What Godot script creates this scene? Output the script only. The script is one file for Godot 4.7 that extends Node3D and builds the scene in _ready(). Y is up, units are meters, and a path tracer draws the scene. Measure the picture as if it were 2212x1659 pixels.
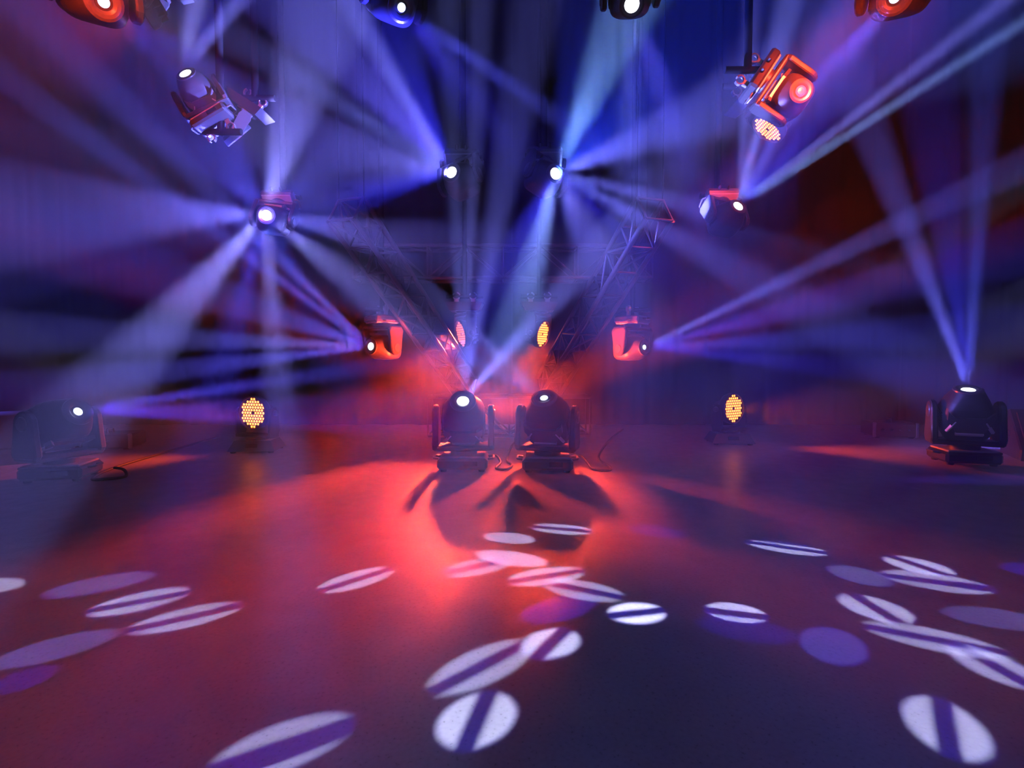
extends Node3D
# A haze-filled demonstration stage: moving heads and LED wash lights on the floor and on raked trusses,
# real spot beams in real haze, pools of light thrown on a dark sealed floor.

const CEILING := 6.0
var mat := {}
var shared := {}
var taken := {}

# ------------------------------------------------------------------ small helpers
func numbered(called: String) -> String:
	var n: int = taken.get(called, 0)
	taken[called] = n + 1
	return called if n == 0 else "%s_%03d" % [called, n]

func thing(called: String, label: String, category: String, at: Vector3, group := "") -> Node3D:
	var o := Node3D.new()
	o.name = numbered(called)
	add_child(o)
	o.position = at
	o.set_meta("label", label)
	o.set_meta("category", category)
	if group: o.set_meta("group", group)
	return o

func part(called: String, mesh: Mesh, m: Material, parent: Node3D, at := Transform3D()) -> MeshInstance3D:
	var o := MeshInstance3D.new()
	o.name = called
	o.mesh = mesh
	o.material_override = m
	o.cast_shadow = GeometryInstance3D.SHADOW_CASTING_SETTING_ON
	parent.add_child(o, true)
	o.transform = at
	return o

# a part placed by a world transform
func put(called: String, mesh: Mesh, m: Material, parent: Node3D, world: Transform3D) -> MeshInstance3D:
	return part(called, mesh, m, parent, parent.global_transform.affine_inverse() * world)

func structure(called: String, mesh: Mesh, m: Material, at := Vector3.ZERO) -> MeshInstance3D:
	var o := part(called, mesh, m, self, Transform3D(Basis(), at))
	o.set_meta("kind", "structure")
	return o

func frame(x: Vector3, y: Vector3, at: Vector3, s := 1.0) -> Transform3D:
	var yy := y.normalized()
	var xx := (x - yy * x.dot(yy)).normalized()
	return Transform3D(Basis(xx * s, yy * s, xx.cross(yy) * s), at)

func along(a: Vector3, b: Vector3, r: float) -> Transform3D:   # carries the unit rod onto the line a-b
	var y := b - a
	var side := Vector3.RIGHT if absf(y.normalized().x) < 0.9 else Vector3.FORWARD
	var z := side.cross(y).normalized()
	var x := y.cross(z).normalized()
	return Transform3D(Basis(x * r, y, z * r), (a + b) / 2.0)

# ------------------------------------------------------------------ mesh helpers (front faces clockwise, normals given)
func begin() -> SurfaceTool:
	var st := SurfaceTool.new()
	st.begin(Mesh.PRIMITIVE_TRIANGLES)
	return st

func tri(st: SurfaceTool, a: Vector3, b: Vector3, c: Vector3, na: Vector3, nb: Vector3, nc: Vector3) -> void:
	var swap := (b - a).cross(c - a).dot(na + nb + nc) > 0.0
	var vs := [a, c, b] if swap else [a, b, c]
	var ns := [na, nc, nb] if swap else [na, nb, nc]
	for i in 3:
		st.set_normal(ns[i])
		st.set_uv(Vector2(vs[i].x, vs[i].z))
		st.add_vertex(vs[i])

func flat(st: SurfaceTool, pts: Array, out: Vector3) -> void:
	var n: Vector3 = (pts[1] - pts[0]).cross(pts[2] - pts[0]).normalized()
	if n.dot(out) < 0.0: n = -n
	for i in range(1, pts.size() - 1):
		tri(st, pts[0], pts[i], pts[i + 1], n, n, n)

func add_box(st: SurfaceTool, size: Vector3, t := Transform3D(), bevel := 0.0) -> void:
	var h := size / 2.0
	var k: float = minf(bevel, minf(h.x, minf(h.y, h.z)) * 0.95)
	var ax := [Vector3.RIGHT, Vector3.UP, Vector3.BACK]
	for i in 3:
		var j := (i + 1) % 3
		var l := (i + 2) % 3
		for s in [-1.0, 1.0]:
			var q := []
			for c in [[-1, -1], [1, -1], [1, 1], [-1, 1]]:
				q.append(t * (ax[i] * s * h[i] + ax[j] * c[0] * (h[j] - k) + ax[l] * c[1] * (h[l] - k)))
			flat(st, q, t.basis * (ax[i] * s))
			if k <= 0.0: continue
			for s2 in [-1.0, 1.0]:
				var e := []
				for c in [-1, 1]: e.append(t * (ax[i] * s * h[i] + ax[j] * s2 * (h[j] - k) + ax[l] * c * (h[l] - k)))
				for c in [1, -1]: e.append(t * (ax[i] * s * (h[i] - k) + ax[j] * s2 * h[j] + ax[l] * c * (h[l] - k)))
				flat(st, e, t.basis * (ax[i] * s + ax[j] * s2))
	if k > 0.0:
		for x in [-1.0, 1.0]:
			for y in [-1.0, 1.0]:
				for z in [-1.0, 1.0]:
					flat(st, [t * Vector3(x * h.x, y * (h.y - k), z * (h.z - k)), t * Vector3(x * (h.x - k), y * h.y, z * (h.z - k)), t * Vector3(x * (h.x - k), y * (h.y - k), z * h.z)], t.basis * Vector3(x, y, z))

func box(size: Vector3, bevel := 0.0) -> ArrayMesh:
	var st := begin()
	add_box(st, size, Transform3D(), bevel)
	return st.commit()

# profile: points (radius, height) turned round the y axis of t, smooth round and creased along
func add_lathe(st: SurfaceTool, profile: Array, sides := 24, t := Transform3D()) -> void:
	for i in profile.size() - 1:
		var p: Vector2 = profile[i]
		var q: Vector2 = profile[i + 1]
		var slope := Vector2(q.y - p.y, p.x - q.x)
		if slope.length() < 1e-6: continue
		slope = slope.normalized()
		for k in sides:
			var a := TAU * k / sides
			var b := TAU * (k + 1) / sides
			var da := Vector3(cos(a), 0, sin(a))
			var db := Vector3(cos(b), 0, sin(b))
			var na := t.basis * (da * slope.x + Vector3.UP * slope.y)
			var nb := t.basis * (db * slope.x + Vector3.UP * slope.y)
			var v := [t * (da * p.x + Vector3.UP * p.y), t * (db * p.x + Vector3.UP * p.y), t * (db * q.x + Vector3.UP * q.y), t * (da * q.x + Vector3.UP * q.y)]
			if p.x > 1e-6: tri(st, v[0], v[1], v[2], na.normalized(), nb.normalized(), nb.normalized())
			if q.x > 1e-6: tri(st, v[0], v[2], v[3], na.normalized(), nb.normalized(), na.normalized())

func lathe(profile: Array, sides := 24, t := Transform3D()) -> ArrayMesh:
	var st := begin()
	add_lathe(st, profile, sides, t)
	return st.commit()

func add_tube(st: SurfaceTool, path: Array, r: float, sides := 8) -> void:
	var rings := []
	var up := Vector3.UP
	for i in path.size():
		var d: Vector3 = (path[mini(i + 1, path.size() - 1)] - path[maxi(i - 1, 0)]).normalized()
		if absf(d.dot(up)) > 0.95: up = Vector3.RIGHT if absf(d.x) < 0.9 else Vector3.BACK
		var x := d.cross(up).normalized()
		var y := x.cross(d).normalized()
		var ring := []
		for k in sides: ring.append(x * cos(TAU * k / sides) + y * sin(TAU * k / sides))
		rings.append(ring)
	for i in path.size() - 1:
		for k in sides:
			var m := (k + 1) % sides
			var n0: Vector3 = rings[i][k]
			var n1: Vector3 = rings[i][m]
			var n2: Vector3 = rings[i + 1][m]
			var n3: Vector3 = rings[i + 1][k]
			tri(st, path[i] + n0 * r, path[i] + n1 * r, path[i + 1] + n2 * r, n0, n1, n2)
			tri(st, path[i] + n0 * r, path[i + 1] + n2 * r, path[i + 1] + n3 * r, n0, n2, n3)
	for e in [0, path.size() - 1]:
		var q := []
		for k in sides: q.append(path[e] + rings[e][k] * r)
		flat(st, q, path[e] - path[1 if e == 0 else e - 1])

func tube(path: Array, r: float, sides := 8) -> ArrayMesh:
	var st := begin()
	add_tube(st, path, r, sides)
	return st.commit()

func curved(points: Array, steps := 6) -> Array:
	var c := Curve3D.new()
	for i in points.size():
		var d: Vector3 = (points[mini(i + 1, points.size() - 1)] - points[maxi(i - 1, 0)]) / 6.0
		c.add_point(points[i], -d, d)
	var out := []
	for i in points.size() - 1:
		for k in steps: out.append(c.sample(i, float(k) / steps))
	out.append(points[-1])
	return out

# polygon in the z-y plane pushed out along x to both sides, edges chamfered
func slab(poly: Array, thick: float, bevel := 0.0, t := Transform3D()) -> ArrayMesh:
	var st := begin()
	add_slab(st, poly, thick, bevel, t)
	return st.commit()

func add_slab(st: SurfaceTool, poly: Array, thick: float, bevel := 0.0, t := Transform3D()) -> void:
	var mid := Vector2.ZERO
	for p in poly: mid += p / poly.size()
	var n := poly.size()
	var inner := []
	for p in poly: inner.append(p + (mid - p).normalized() * bevel)
	var at := func(p: Vector2, x: float) -> Vector3: return t * Vector3(x, p.y, p.x)
	for s in [-1.0, 1.0]:
		var face := []
		for p in inner: face.append(at.call(p, s * thick / 2))
		for i in n:
			var mids: Vector3 = at.call(mid, s * thick / 2)
			flat(st, [mids, face[i], face[(i + 1) % n]], t.basis * Vector3(s, 0, 0))
			if bevel > 0.0:
				var o2: Vector2 = poly[i] - mid
				flat(st, [face[i], face[(i + 1) % n], at.call(poly[(i + 1) % n], s * (thick / 2 - bevel)), at.call(poly[i], s * (thick / 2 - bevel))], t.basis * Vector3(s, o2.y, o2.x))
	for i in n:
		var a: Vector2 = poly[i]
		var b: Vector2 = poly[(i + 1) % n]
		var o := (a + b) / 2 - mid
		flat(st, [at.call(a, -thick / 2 + bevel), at.call(b, -thick / 2 + bevel), at.call(b, thick / 2 - bevel), at.call(a, thick / 2 - bevel)], t.basis * Vector3(0, o.y, o.x))

# superellipse rings along z: [z, half width, half height, exponent]
func loft(rings: Array, sides := 36) -> ArrayMesh:
	var st := begin()
	var edge := func(r: Array, k: int) -> Vector3:
		var a := TAU * k / sides
		var c := cos(a)
		var s := sin(a)
		return Vector3(signf(c) * pow(absf(c), 2.0 / r[3]) * r[1], signf(s) * pow(absf(s), 2.0 / r[3]) * r[2], r[0])
	for i in rings.size() - 1:
		var p: Array = rings[i]
		var q: Array = rings[i + 1]
		for k in sides:
			var v := [edge.call(p, k), edge.call(p, k + 1), edge.call(q, k + 1), edge.call(q, k)]
			var ns := []
			for c in [k, k + 1]:
				var before: Vector3 = edge.call(p, c - 1) + edge.call(q, c - 1)
				var after: Vector3 = edge.call(p, c + 1) + edge.call(q, c + 1)
				var n: Vector3 = (after - before).cross(edge.call(q, c) - edge.call(p, c)).normalized()
				if n.dot(Vector3(v[0].x + v[2].x, v[0].y + v[2].y, 0)) < 0: n = -n
				ns.append(n)
			tri(st, v[0], v[1], v[2], ns[0], ns[1], ns[1])
			tri(st, v[0], v[2], v[3], ns[0], ns[1], ns[0])
	for e in [0, rings.size() - 1]:
		var q := []
		for k in sides: q.append(edge.call(rings[e], k))
		flat(st, q, Vector3(0, 0, -1 if e == 0 else 1))
	return st.commit()

# ------------------------------------------------------------------ materials
func surface(albedo: Color, rough: float, metal := 0.0, spec := 0.5) -> StandardMaterial3D:
	var m := StandardMaterial3D.new()
	m.albedo_color = albedo
	m.roughness = rough
	m.metallic = metal
	m.metallic_specular = spec
	return m

func glowing(color: Color, strength: float) -> StandardMaterial3D:
	var m := surface(Color(0.2, 0.2, 0.2), 0.3)
	m.emission_enabled = true
	m.emission = color
	m.emission_energy_multiplier = strength
	return m

func noise_texture(freq: float, seed_: int, lo: Color, hi: Color, size := 1024, normal := false, octaves := 5) -> NoiseTexture2D:
	var n := FastNoiseLite.new()
	n.noise_type = FastNoiseLite.TYPE_SIMPLEX
	n.seed = seed_
	n.frequency = freq
	n.fractal_octaves = octaves
	var t := NoiseTexture2D.new()
	t.width = size
	t.height = size
	t.seamless = true
	t.noise = n
	t.as_normal_map = normal
	if normal:
		t.bump_strength = 2.0
	else:
		var g := Gradient.new()
		g.set_color(0, lo)
		g.set_color(1, hi)
		t.color_ramp = g
	return t

func make_materials() -> void:
	var fl := surface(Color(1, 1, 1), 1.0, 0.0, 0.4)
	fl.albedo_texture = noise_texture(0.006, 4, Color(0.48, 0.475, 0.48), Color(0.53, 0.525, 0.53))
	fl.roughness_texture = noise_texture(0.012, 9, Color(0.32, 0.32, 0.32), Color(0.46, 0.46, 0.46))
	fl.normal_enabled = true
	fl.normal_texture = noise_texture(0.03, 21, Color.BLACK, Color.WHITE, 1024, true, 4)
	fl.normal_scale = 0.03
	fl.uv1_triplanar = true
	fl.uv1_world_triplanar = true
	fl.uv1_scale = Vector3(0.55, 0.55, 0.55)
	# scuffs and specks in the floor coating
	var specks := noise_texture(0.09, 33, Color(0.55, 0.55, 0.55), Color.WHITE, 1024, false, 3)
	specks.color_ramp.offsets = PackedFloat32Array([0.0, 0.10, 0.16, 0.6, 1.0])
	specks.color_ramp.colors = PackedColorArray([Color(0.62, 0.62, 0.63), Color(0.72, 0.72, 0.72), Color(0.93, 0.93, 0.93), Color(0.97, 0.97, 0.97), Color.WHITE])
	fl.detail_enabled = true
	fl.detail_blend_mode = BaseMaterial3D.BLEND_MODE_MUL
	fl.detail_albedo = specks
	mat.floor = fl
	mat.plaster = surface(Color(0.10, 0.10, 0.105), 0.95)
	mat.velvet = surface(Color(0.045, 0.043, 0.045), 1.0, 0.0, 0.0)
	mat.plastic = surface(Color(0.15, 0.15, 0.155), 0.42, 0.0, 0.4)
	mat.gloss = surface(Color(0.24, 0.24, 0.245), 0.28)
	mat.glint_top = surface(Color(0.6, 0.6, 0.61), 0.25)  # paler than the base: the glint on its top is put into the colour
	mat.base = surface(Color(0.15, 0.15, 0.155), 0.30)
	mat.rubber = surface(Color(0.11, 0.11, 0.11), 0.8)
	mat.glint_trim = surface(Color(0.8, 0.8, 0.81), 0.25)  # pale strips carry the glint of the head ledges in their colour
	mat.steel = surface(Color(0.62, 0.62, 0.63), 0.35, 1.0)
	mat.alu = surface(Color(0.25, 0.25, 0.255), 0.40, 0.5)
	mat.pipe = surface(Color(0.05, 0.05, 0.05), 0.9, 0.0, 0.1)
	mat.cable = surface(Color(0.12, 0.12, 0.12), 0.5)
	mat.display = surface(Color(0.06, 0.07, 0.09), 0.12)
	mat.grille = surface(Color(0.20, 0.20, 0.20), 0.55, 0.6)
	mat.glass = surface(Color(0.75, 0.77, 0.85), 0.08, 0.0, 0.6)
	mat.lens_hot = glowing(Color(0.93, 0.94, 1.0), 6.0)
	mat.lens_warm = glowing(Color(0.80, 0.84, 1.0), 3.0)
	mat.lens_dim = glowing(Color(0.62, 0.66, 0.95), 0.45)
	mat.led = glowing(Color(1.0, 0.48, 0.18), 8.0)
	mat.led_red = glowing(Color(1.0, 0.42, 0.26), 3.0)
	mat.fill_glow = glowing(Color(0.92, 0.93, 1.0), 0.35)  # glow of the added fill panels
	mat.projector = glowing(Color(0.85, 0.88, 1.0), 3.0)  # lenses of the unseen pool projectors

# ------------------------------------------------------------------ lamps
func beam(owner: Node3D, at: Vector3, towards: Vector3, angle: float, color: Color, energy: float, soft := 0.25, size := 0.03) -> SpotLight3D:
	var l := SpotLight3D.new()
	l.name = "beam_light"
	owner.add_child(l, true)
	var up := Vector3.UP if absf(towards.normalized().y) < 0.98 else Vector3.RIGHT
	l.global_transform = Transform3D(Basis.looking_at(towards, up), at)
	l.spot_angle = angle
	l.spot_angle_attenuation = soft
	l.spot_range = 40.0
	l.spot_attenuation = 2.0
	l.light_color = color
	l.light_energy = energy
	l.light_size = size
	l.shadow_enabled = true
	return l

# ------------------------------------------------------------------ moving head spot: base, yoke and head
func head_meshes() -> void:
	shared.head_body = loft([[-0.195, 0.105, 0.095, 4.0], [-0.185, 0.13, 0.118, 4.5], [-0.15, 0.15, 0.138, 4.5], [-0.10, 0.158, 0.146, 4.5], [0.03, 0.158, 0.146, 4.0], [0.07, 0.15, 0.14, 3.4], [0.115, 0.132, 0.126, 2.8], [0.155, 0.112, 0.11, 2.3], [0.185, 0.096, 0.096, 2.0]])
	var up := Transform3D(Basis(Vector3.RIGHT, PI / 2), Vector3.ZERO)   # y onto z
	shared.bezel = lathe([Vector2(0.042, 0.18), Vector2(0.046, 0.192), Vector2(0.060, 0.199), Vector2(0.078, 0.202), Vector2(0.094, 0.196), Vector2(0.098, 0.17)], 36, up)
	shared.lens = lathe([Vector2(0.044, 0.191), Vector2(0.028, 0.1965), Vector2(0.0, 0.198)], 20, up)
	var st := begin()
	for s in [-1.0, 1.0]:
		for k in 7: add_box(st, Vector3(0.007, 0.15, 0.008), Transform3D(Basis(), Vector3(s * 0.159, 0.0, -0.10 + k * 0.02)), 0.002)
	shared.vent = st.commit()
	st = begin()
	for k in 9: add_box(st, Vector3(0.15, 0.008, 0.01), Transform3D(Basis(), Vector3(0, -0.064 + k * 0.016, -0.197)), 0.002)
	shared.rear_grille = st.commit()
	# chevron cover on the underside, its outline in (x, z)
	var poly := [Vector2(-0.14, 0.07), Vector2(-0.095, 0.02), Vector2(0.095, 0.02), Vector2(0.14, 0.07), Vector2(0.14, 0.0), Vector2(0.08, -0.10), Vector2(-0.08, -0.10), Vector2(-0.14, 0.0)]
	st = begin()
	for y in [-0.168, -0.14]:
		for piece in [[0, 1, 6, 7], [1, 2, 5, 6], [2, 3, 4, 5]]:
			var q := []
			for i in piece: q.append(Vector3(poly[i].x, y, poly[i].y))
			flat(st, q, Vector3(0, y + 0.154, 0))
	for i in 8:
		var a: Vector2 = poly[i]
		var b: Vector2 = poly[(i + 1) % 8]
		var edge := b - a
		flat(st, [Vector3(a.x, -0.168, a.y), Vector3(b.x, -0.168, b.y), Vector3(b.x, -0.14, b.y), Vector3(a.x, -0.14, a.y)], Vector3(-edge.y, 0, edge.x) * (-1.0 if Vector2(-edge.y, edge.x).dot((a + b) / 2 - Vector2(0, -0.01)) < 0 else 1.0))
	shared.cover = st.commit()
	shared.edge_strip = box(Vector3(0.17, 0.026, 0.026), 0.004)
	shared.edge_strip_short = box(Vector3(0.10, 0.022, 0.022), 0.004)
	# yoke arm: an outline in (z, y), round at the pivot
	var arm := []
	for k in 9:
		var a := PI * k / 8.0
		arm.append(Vector2(cos(a) * 0.088, 0.01 + sin(a) * 0.085))
	arm += [Vector2(-0.10, -0.10), Vector2(-0.115, -0.20), Vector2(-0.10, -0.225), Vector2(0.10, -0.225), Vector2(0.115, -0.20), Vector2(0.10, -0.10)]
	shared.arm = slab(arm, 0.046, 0.010)
	shared.cross = box(Vector3(0.455, 0.04, 0.20), 0.014)
	shared.pivot_cap = lathe([Vector2(0.0, 0.010), Vector2(0.045, 0.008), Vector2(0.05, 0.0)], 24, Transform3D(Basis(Vector3.BACK, -PI / 2), Vector3.ZERO))
	shared.base = box(Vector3(0.37, 0.082, 0.31), 0.018)
	shared.base_step = box(Vector3(0.33, 0.016, 0.27), 0.005)
	shared.turntable = lathe([Vector2(0.10, 0.0), Vector2(0.10, 0.022), Vector2(0.085, 0.03), Vector2(0.0, 0.03)], 28)
	shared.foot = lathe([Vector2(0.0, 0.0), Vector2(0.022, 0.0), Vector2(0.026, 0.018), Vector2(0.0, 0.018)], 14)
	shared.screen = box(Vector3(0.10, 0.036, 0.006), 0.002)
	shared.handle = tube([Vector3(0, 0, -0.06), Vector3(0.035, 0.004, -0.055), Vector3(0.042, 0.005, -0.04), Vector3(0.042, 0.005, 0.04), Vector3(0.035, 0.004, 0.055), Vector3(0, 0, 0.06)], 0.009, 8)
	shared.plug = lathe([Vector2(0.0, 0.0), Vector2(0.014, 0.0), Vector2(0.014, 0.03), Vector2(0.009, 0.05), Vector2(0.0, 0.05)], 12, Transform3D(Basis(Vector3.RIGHT, -PI / 2), Vector3.ZERO))
	st = begin()
	add_box(st, Vector3(0.05, 0.05, 0.035), Transform3D(Basis(), Vector3(0, -0.025, 0)), 0.005)
	for k in 9:
		var a0 := PI * (0.15 + 1.7 * k / 9.0) - PI / 2
		add_box(st, Vector3(0.014, 0.022, 0.035), Transform3D(Basis(Vector3.BACK, a0), Vector3(cos(a0), sin(a0) - 1.0, 0) * 0.036 + Vector3(0, -0.045, 0)), 0.002)
	shared.clamp = st.commit()
	shared.rod = lathe([Vector2(0, -0.5), Vector2(1, -0.5), Vector2(1, 0.5), Vector2(0, 0.5)], 12)

func moving_head(label: String, lens_at: Vector3, u: Vector3, aim: Vector3, base_side: Vector3, lens: StandardMaterial3D, group: String, hung: bool, s := 1.0) -> Node3D:
	var d := aim.normalized()
	var centre := lens_at - d * 0.198 * s
	var foot := centre - u.normalized() * 0.39 * s
	var o := thing("moving_head_light", label, "stage light", foot, group)
	var pivot := u.cross(d).normalized()
	# the head
	var hb := Transform3D(Basis(pivot * s, d.cross(pivot) * s, d * s), centre)
	var body := put("head", shared.head_body, mat.plastic, o, hb)
	part("lens_bezel", shared.bezel, mat.gloss, body)
	var wide := 1.45 if s < 0.7 and lens == mat.lens_hot else 0.65 if lens == mat.lens_warm else 1.0
	part("lens", shared.lens, lens, body, Transform3D(Basis().scaled(Vector3(wide, wide, 1.0)), Vector3(0, 0, 0.004 if wide > 1.0 else 0.0)))
	part("cover", shared.cover, mat.gloss, body)
	var tip := Basis(Vector3.RIGHT, PI / 4)
	part("edge_strip", shared.edge_strip, mat.glint_trim, body, Transform3D(tip, Vector3(0, -0.160, -0.108)))
	for k in [-1.0, 1.0]:
		part("edge_strip", shared.edge_strip_short, mat.glint_trim, body, Transform3D(Basis(Vector3.UP, k * 1.03) * tip, Vector3(k * 0.114, -0.158, -0.052)))
	part("side_vent", shared.vent, mat.plastic, body).set_meta("kind", "stuff")
	part("rear_grille", shared.rear_grille, mat.plastic, body).set_meta("kind", "stuff")
	# the yoke
	var yb := frame(pivot, u, centre, s)
	var yoke := put("yoke", shared.cross, mat.plastic, o, yb * Transform3D(Basis(), Vector3(0, -0.225, 0)))
	for k in [-1.0, 1.0]:
		part("arm", shared.arm, mat.plastic, yoke, Transform3D(Basis(), Vector3(k * 0.205, 0.225, 0)))
		part("pivot_cap", shared.pivot_cap, mat.gloss, yoke, Transform3D(Basis(Vector3.UP, 0.0 if k > 0 else PI), Vector3(k * 0.228, 0.235, 0)))
	# the base
	var bb := frame(base_side, u, foot, s)
	var base := put("base", shared.base, mat.base, o, bb * Transform3D(Basis(), Vector3(0, 0.058, 0)))
	part("base_top", shared.base_step, mat.glint_top, base, Transform3D(Basis(), Vector3(0, 0.047, 0)))
	part("turntable", shared.turntable, mat.plastic, base, Transform3D(Basis().scaled(Vector3(1, 1.4, 1)), Vector3(0, 0.054, 0)))
	part("display", shared.screen, mat.display, base, Transform3D(Basis(), Vector3(0.06, 0.005, 0.154)))
	for k in [-1.0, 1.0]:
		part("handle", shared.handle, mat.gloss, base, Transform3D(Basis(Vector3.UP, 0.0 if k > 0 else PI), Vector3(k * 0.183, 0.025, 0)))
		part("connector", shared.plug, mat.rubber, base, Transform3D(Basis(), Vector3(k * 0.05, -0.01, -0.15)))
		if hung:
			part("clamp", shared.clamp, mat.steel, base, Transform3D(Basis(), Vector3(k * 0.11, -0.04, 0)))
		else:
			for z in [-1.0, 1.0]: part("foot", shared.foot, mat.rubber, base, Transform3D(Basis(), Vector3(k * 0.14, -0.058, z * 0.11)))
	return o

# ------------------------------------------------------------------ moving LED wash light
func wash_meshes() -> void:
	var up := Transform3D(Basis(Vector3.RIGHT, PI / 2), Vector3.ZERO)
	shared.drum = lathe([Vector2(0, -0.13), Vector2(0.07, -0.13), Vector2(0.085, -0.12), Vector2(0.10, -0.06), Vector2(0.135, -0.03), Vector2(0.15, 0.0), Vector2(0.155, 0.05), Vector2(0.148, 0.06), Vector2(0.141, 0.058), Vector2(0.139, 0.042), Vector2(0, 0.042)], 40, up)
	var st := begin()
	for k in 10:
		var a := TAU * k / 10.0
		add_box(st, Vector3(0.012, 0.05, 0.07), Transform3D(Basis(Vector3.BACK, a), Vector3(-sin(a), cos(a), 0) * 0.105 + Vector3(0, 0, -0.075)), 0.003)
	shared.fins = st.commit()
	st = begin()
	var step := 0.0285
	for q in range(-6, 7):
		for r in range(-6, 7):
			var c := Vector3((q + r * 0.5) * step, r * step * 0.866, 0.043)
			if q == 0 and r == 0 or Vector2(c.x, c.y).length() > 0.128: continue
			add_lathe(st, [Vector2(0.0112, 0.0015), Vector2(0.0, 0.008)], 6, Transform3D(Basis(Vector3.RIGHT, PI / 2), c))
	shared.leds = st.commit()
	var arm := []
	for k in 7:
		var a := PI * k / 6.0
		arm.append(Vector2(cos(a) * 0.05, sin(a) * 0.05))
	arm += [Vector2(-0.06, -0.17), Vector2(-0.045, -0.205), Vector2(0.045, -0.205), Vector2(0.06, -0.17)]
	shared.wash_arm = slab(arm, 0.028, 0.006)
	shared.wash_cross = box(Vector3(0.40, 0.035, 0.11), 0.010)
	shared.wash_knob = lathe([Vector2(0.0, 0.03), Vector2(0.022, 0.028), Vector2(0.026, 0.0)], 16, Transform3D(Basis(Vector3.BACK, -PI / 2), Vector3.ZERO))
	st = begin()
	var low := [Vector3(-0.20, 0.018, -0.16), Vector3(0.20, 0.018, -0.16), Vector3(0.20, 0.018, 0.16), Vector3(-0.20, 0.018, 0.16)]
	var high := [Vector3(-0.155, 0.105, -0.12), Vector3(0.155, 0.105, -0.12), Vector3(0.155, 0.105, 0.12), Vector3(-0.155, 0.105, 0.12)]
	flat(st, low, Vector3.DOWN)
	flat(st, high, Vector3.UP)
	for i in 4: flat(st, [low[i], low[(i + 1) % 4], high[(i + 1) % 4], high[i]], low[i] + low[(i + 1) % 4])
	shared.wash_base = st.commit()

func wash_light(label: String, face_at: Vector3, u: Vector3, aim: Vector3, base_side: Vector3, leds: StandardMaterial3D, group: String, hung: bool, s := 1.0) -> Node3D:
	var d := aim.normalized()
	var centre := face_at - d * 0.045 * s
	var foot := centre - u.normalized() * 0.345 * s
	var o := thing("led_wash_light", label, "stage light", foot, group)
	var pivot := u.cross(d).normalized()
	var drum := put("drum", shared.drum, mat.plastic, o, Transform3D(Basis(pivot * s, d.cross(pivot) * s, d * s), centre))
	var lamps := part("led_cluster", shared.leds, leds, drum)
	lamps.set_meta("kind", "stuff")
	lamps.set_meta("label", "glowing yellow and orange light-emitting diodes")
	part("cooling_fins", shared.fins, mat.plastic, drum).set_meta("kind", "stuff")
	var yb := frame(pivot, u, centre, s)
	var yoke := put("yoke", shared.wash_cross, mat.plastic, o, yb * Transform3D(Basis(), Vector3(0, -0.205, 0)))
	for k in [-1.0, 1.0]:
		part("arm", shared.wash_arm, mat.plastic, yoke, Transform3D(Basis(), Vector3(k * 0.185, 0.205, 0)))
		part("pivot_cap", shared.wash_knob, mat.gloss, yoke, Transform3D(Basis(Vector3.UP, 0.0 if k > 0 else PI), Vector3(k * 0.199, 0.205, 0)))
	var bb := frame(base_side, u, foot, s)
	var base := put("base", shared.wash_base, mat.base, o, bb)
	part("turntable", shared.turntable, mat.plastic, base, Transform3D(Basis(), Vector3(0, 0.1, 0)))
	part("display", shared.screen, mat.display, base, Transform3D(Basis(Vector3.RIGHT, -0.43), Vector3(0.0, 0.065, 0.139)))
	for k in [-1.0, 1.0]:
		if hung:
			part("clamp", shared.clamp, mat.steel, base, Transform3D(Basis(), Vector3(k * 0.09, 0.02, 0)))
		else:
			for z in [-1.0, 1.0]: part("foot", shared.foot, mat.rubber, base, Transform3D(Basis(), Vector3(k * 0.16, 0.0, z * 0.125)))
	return o

# ------------------------------------------------------------------ box truss from a to b
func truss(label: String, a: Vector3, b: Vector3, width: float, up: Vector3, bays: int, group := "", height := 0.0) -> Node3D:
	var o := thing("box_truss", label, "truss", a, group)
	var hh := height if height > 0.0 else width
	var d := (b - a).normalized()
	var side := d.cross(up).normalized()
	var top := side.cross(d).normalized()
	var corner := func(t: float, x: float, y: float) -> Vector3: return a.lerp(b, t) + side * x * width / 2 + top * y * hh / 2
	for x in [-1.0, 1.0]:
		for y in [-1.0, 1.0]:
			put("chord", shared.rod, mat.alu, o, along(corner.call(0.0, x, y), corner.call(1.0, x, y), 0.020))
	for k in bays + 1:
		var t := float(k) / bays
		for x in [-1.0, 1.0]: put("strut", shared.rod, mat.alu, o, along(corner.call(t, x, -1), corner.call(t, x, 1), 0.010))
		for y in [-1.0, 1.0]: put("strut", shared.rod, mat.alu, o, along(corner.call(t, -1, y), corner.call(t, 1, y), 0.010))
		if k == bays: continue
		var n := float(k + 1) / bays
		var flip := 1.0 if k % 2 == 0 else -1.0
		for x in [-1.0, 1.0]: put("diagonal_brace", shared.rod, mat.alu, o, along(corner.call(t, x, -flip), corner.call(n, x, flip), 0.010))
		for y in [-1.0, 1.0]: put("diagonal_brace", shared.rod, mat.alu, o, along(corner.call(t, -flip, y), corner.call(n, flip, y), 0.010))
	return o

# a black pipe from the ceiling to the clamps of a hung light
func drop_pipe(o: Node3D, label: String, s: float, up: Vector3) -> void:
	var seat: Vector3 = o.position + up.normalized() * 0.055 * s
	var p := thing("drop_pipe", label, "pipe", seat)
	put("upright", shared.rod, mat.pipe, p, along(seat, Vector3(seat.x, CEILING - 0.02, seat.z), 0.022))
	put("crossbar", shared.rod, mat.pipe, p, along(seat + Vector3(-0.20 * s, 0, 0), seat + Vector3(0.20 * s, 0, 0), 0.020))
	put("flange", shared.turntable, mat.pipe, p, Transform3D(Basis(), Vector3(seat.x, CEILING - 0.03, seat.z)))

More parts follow.
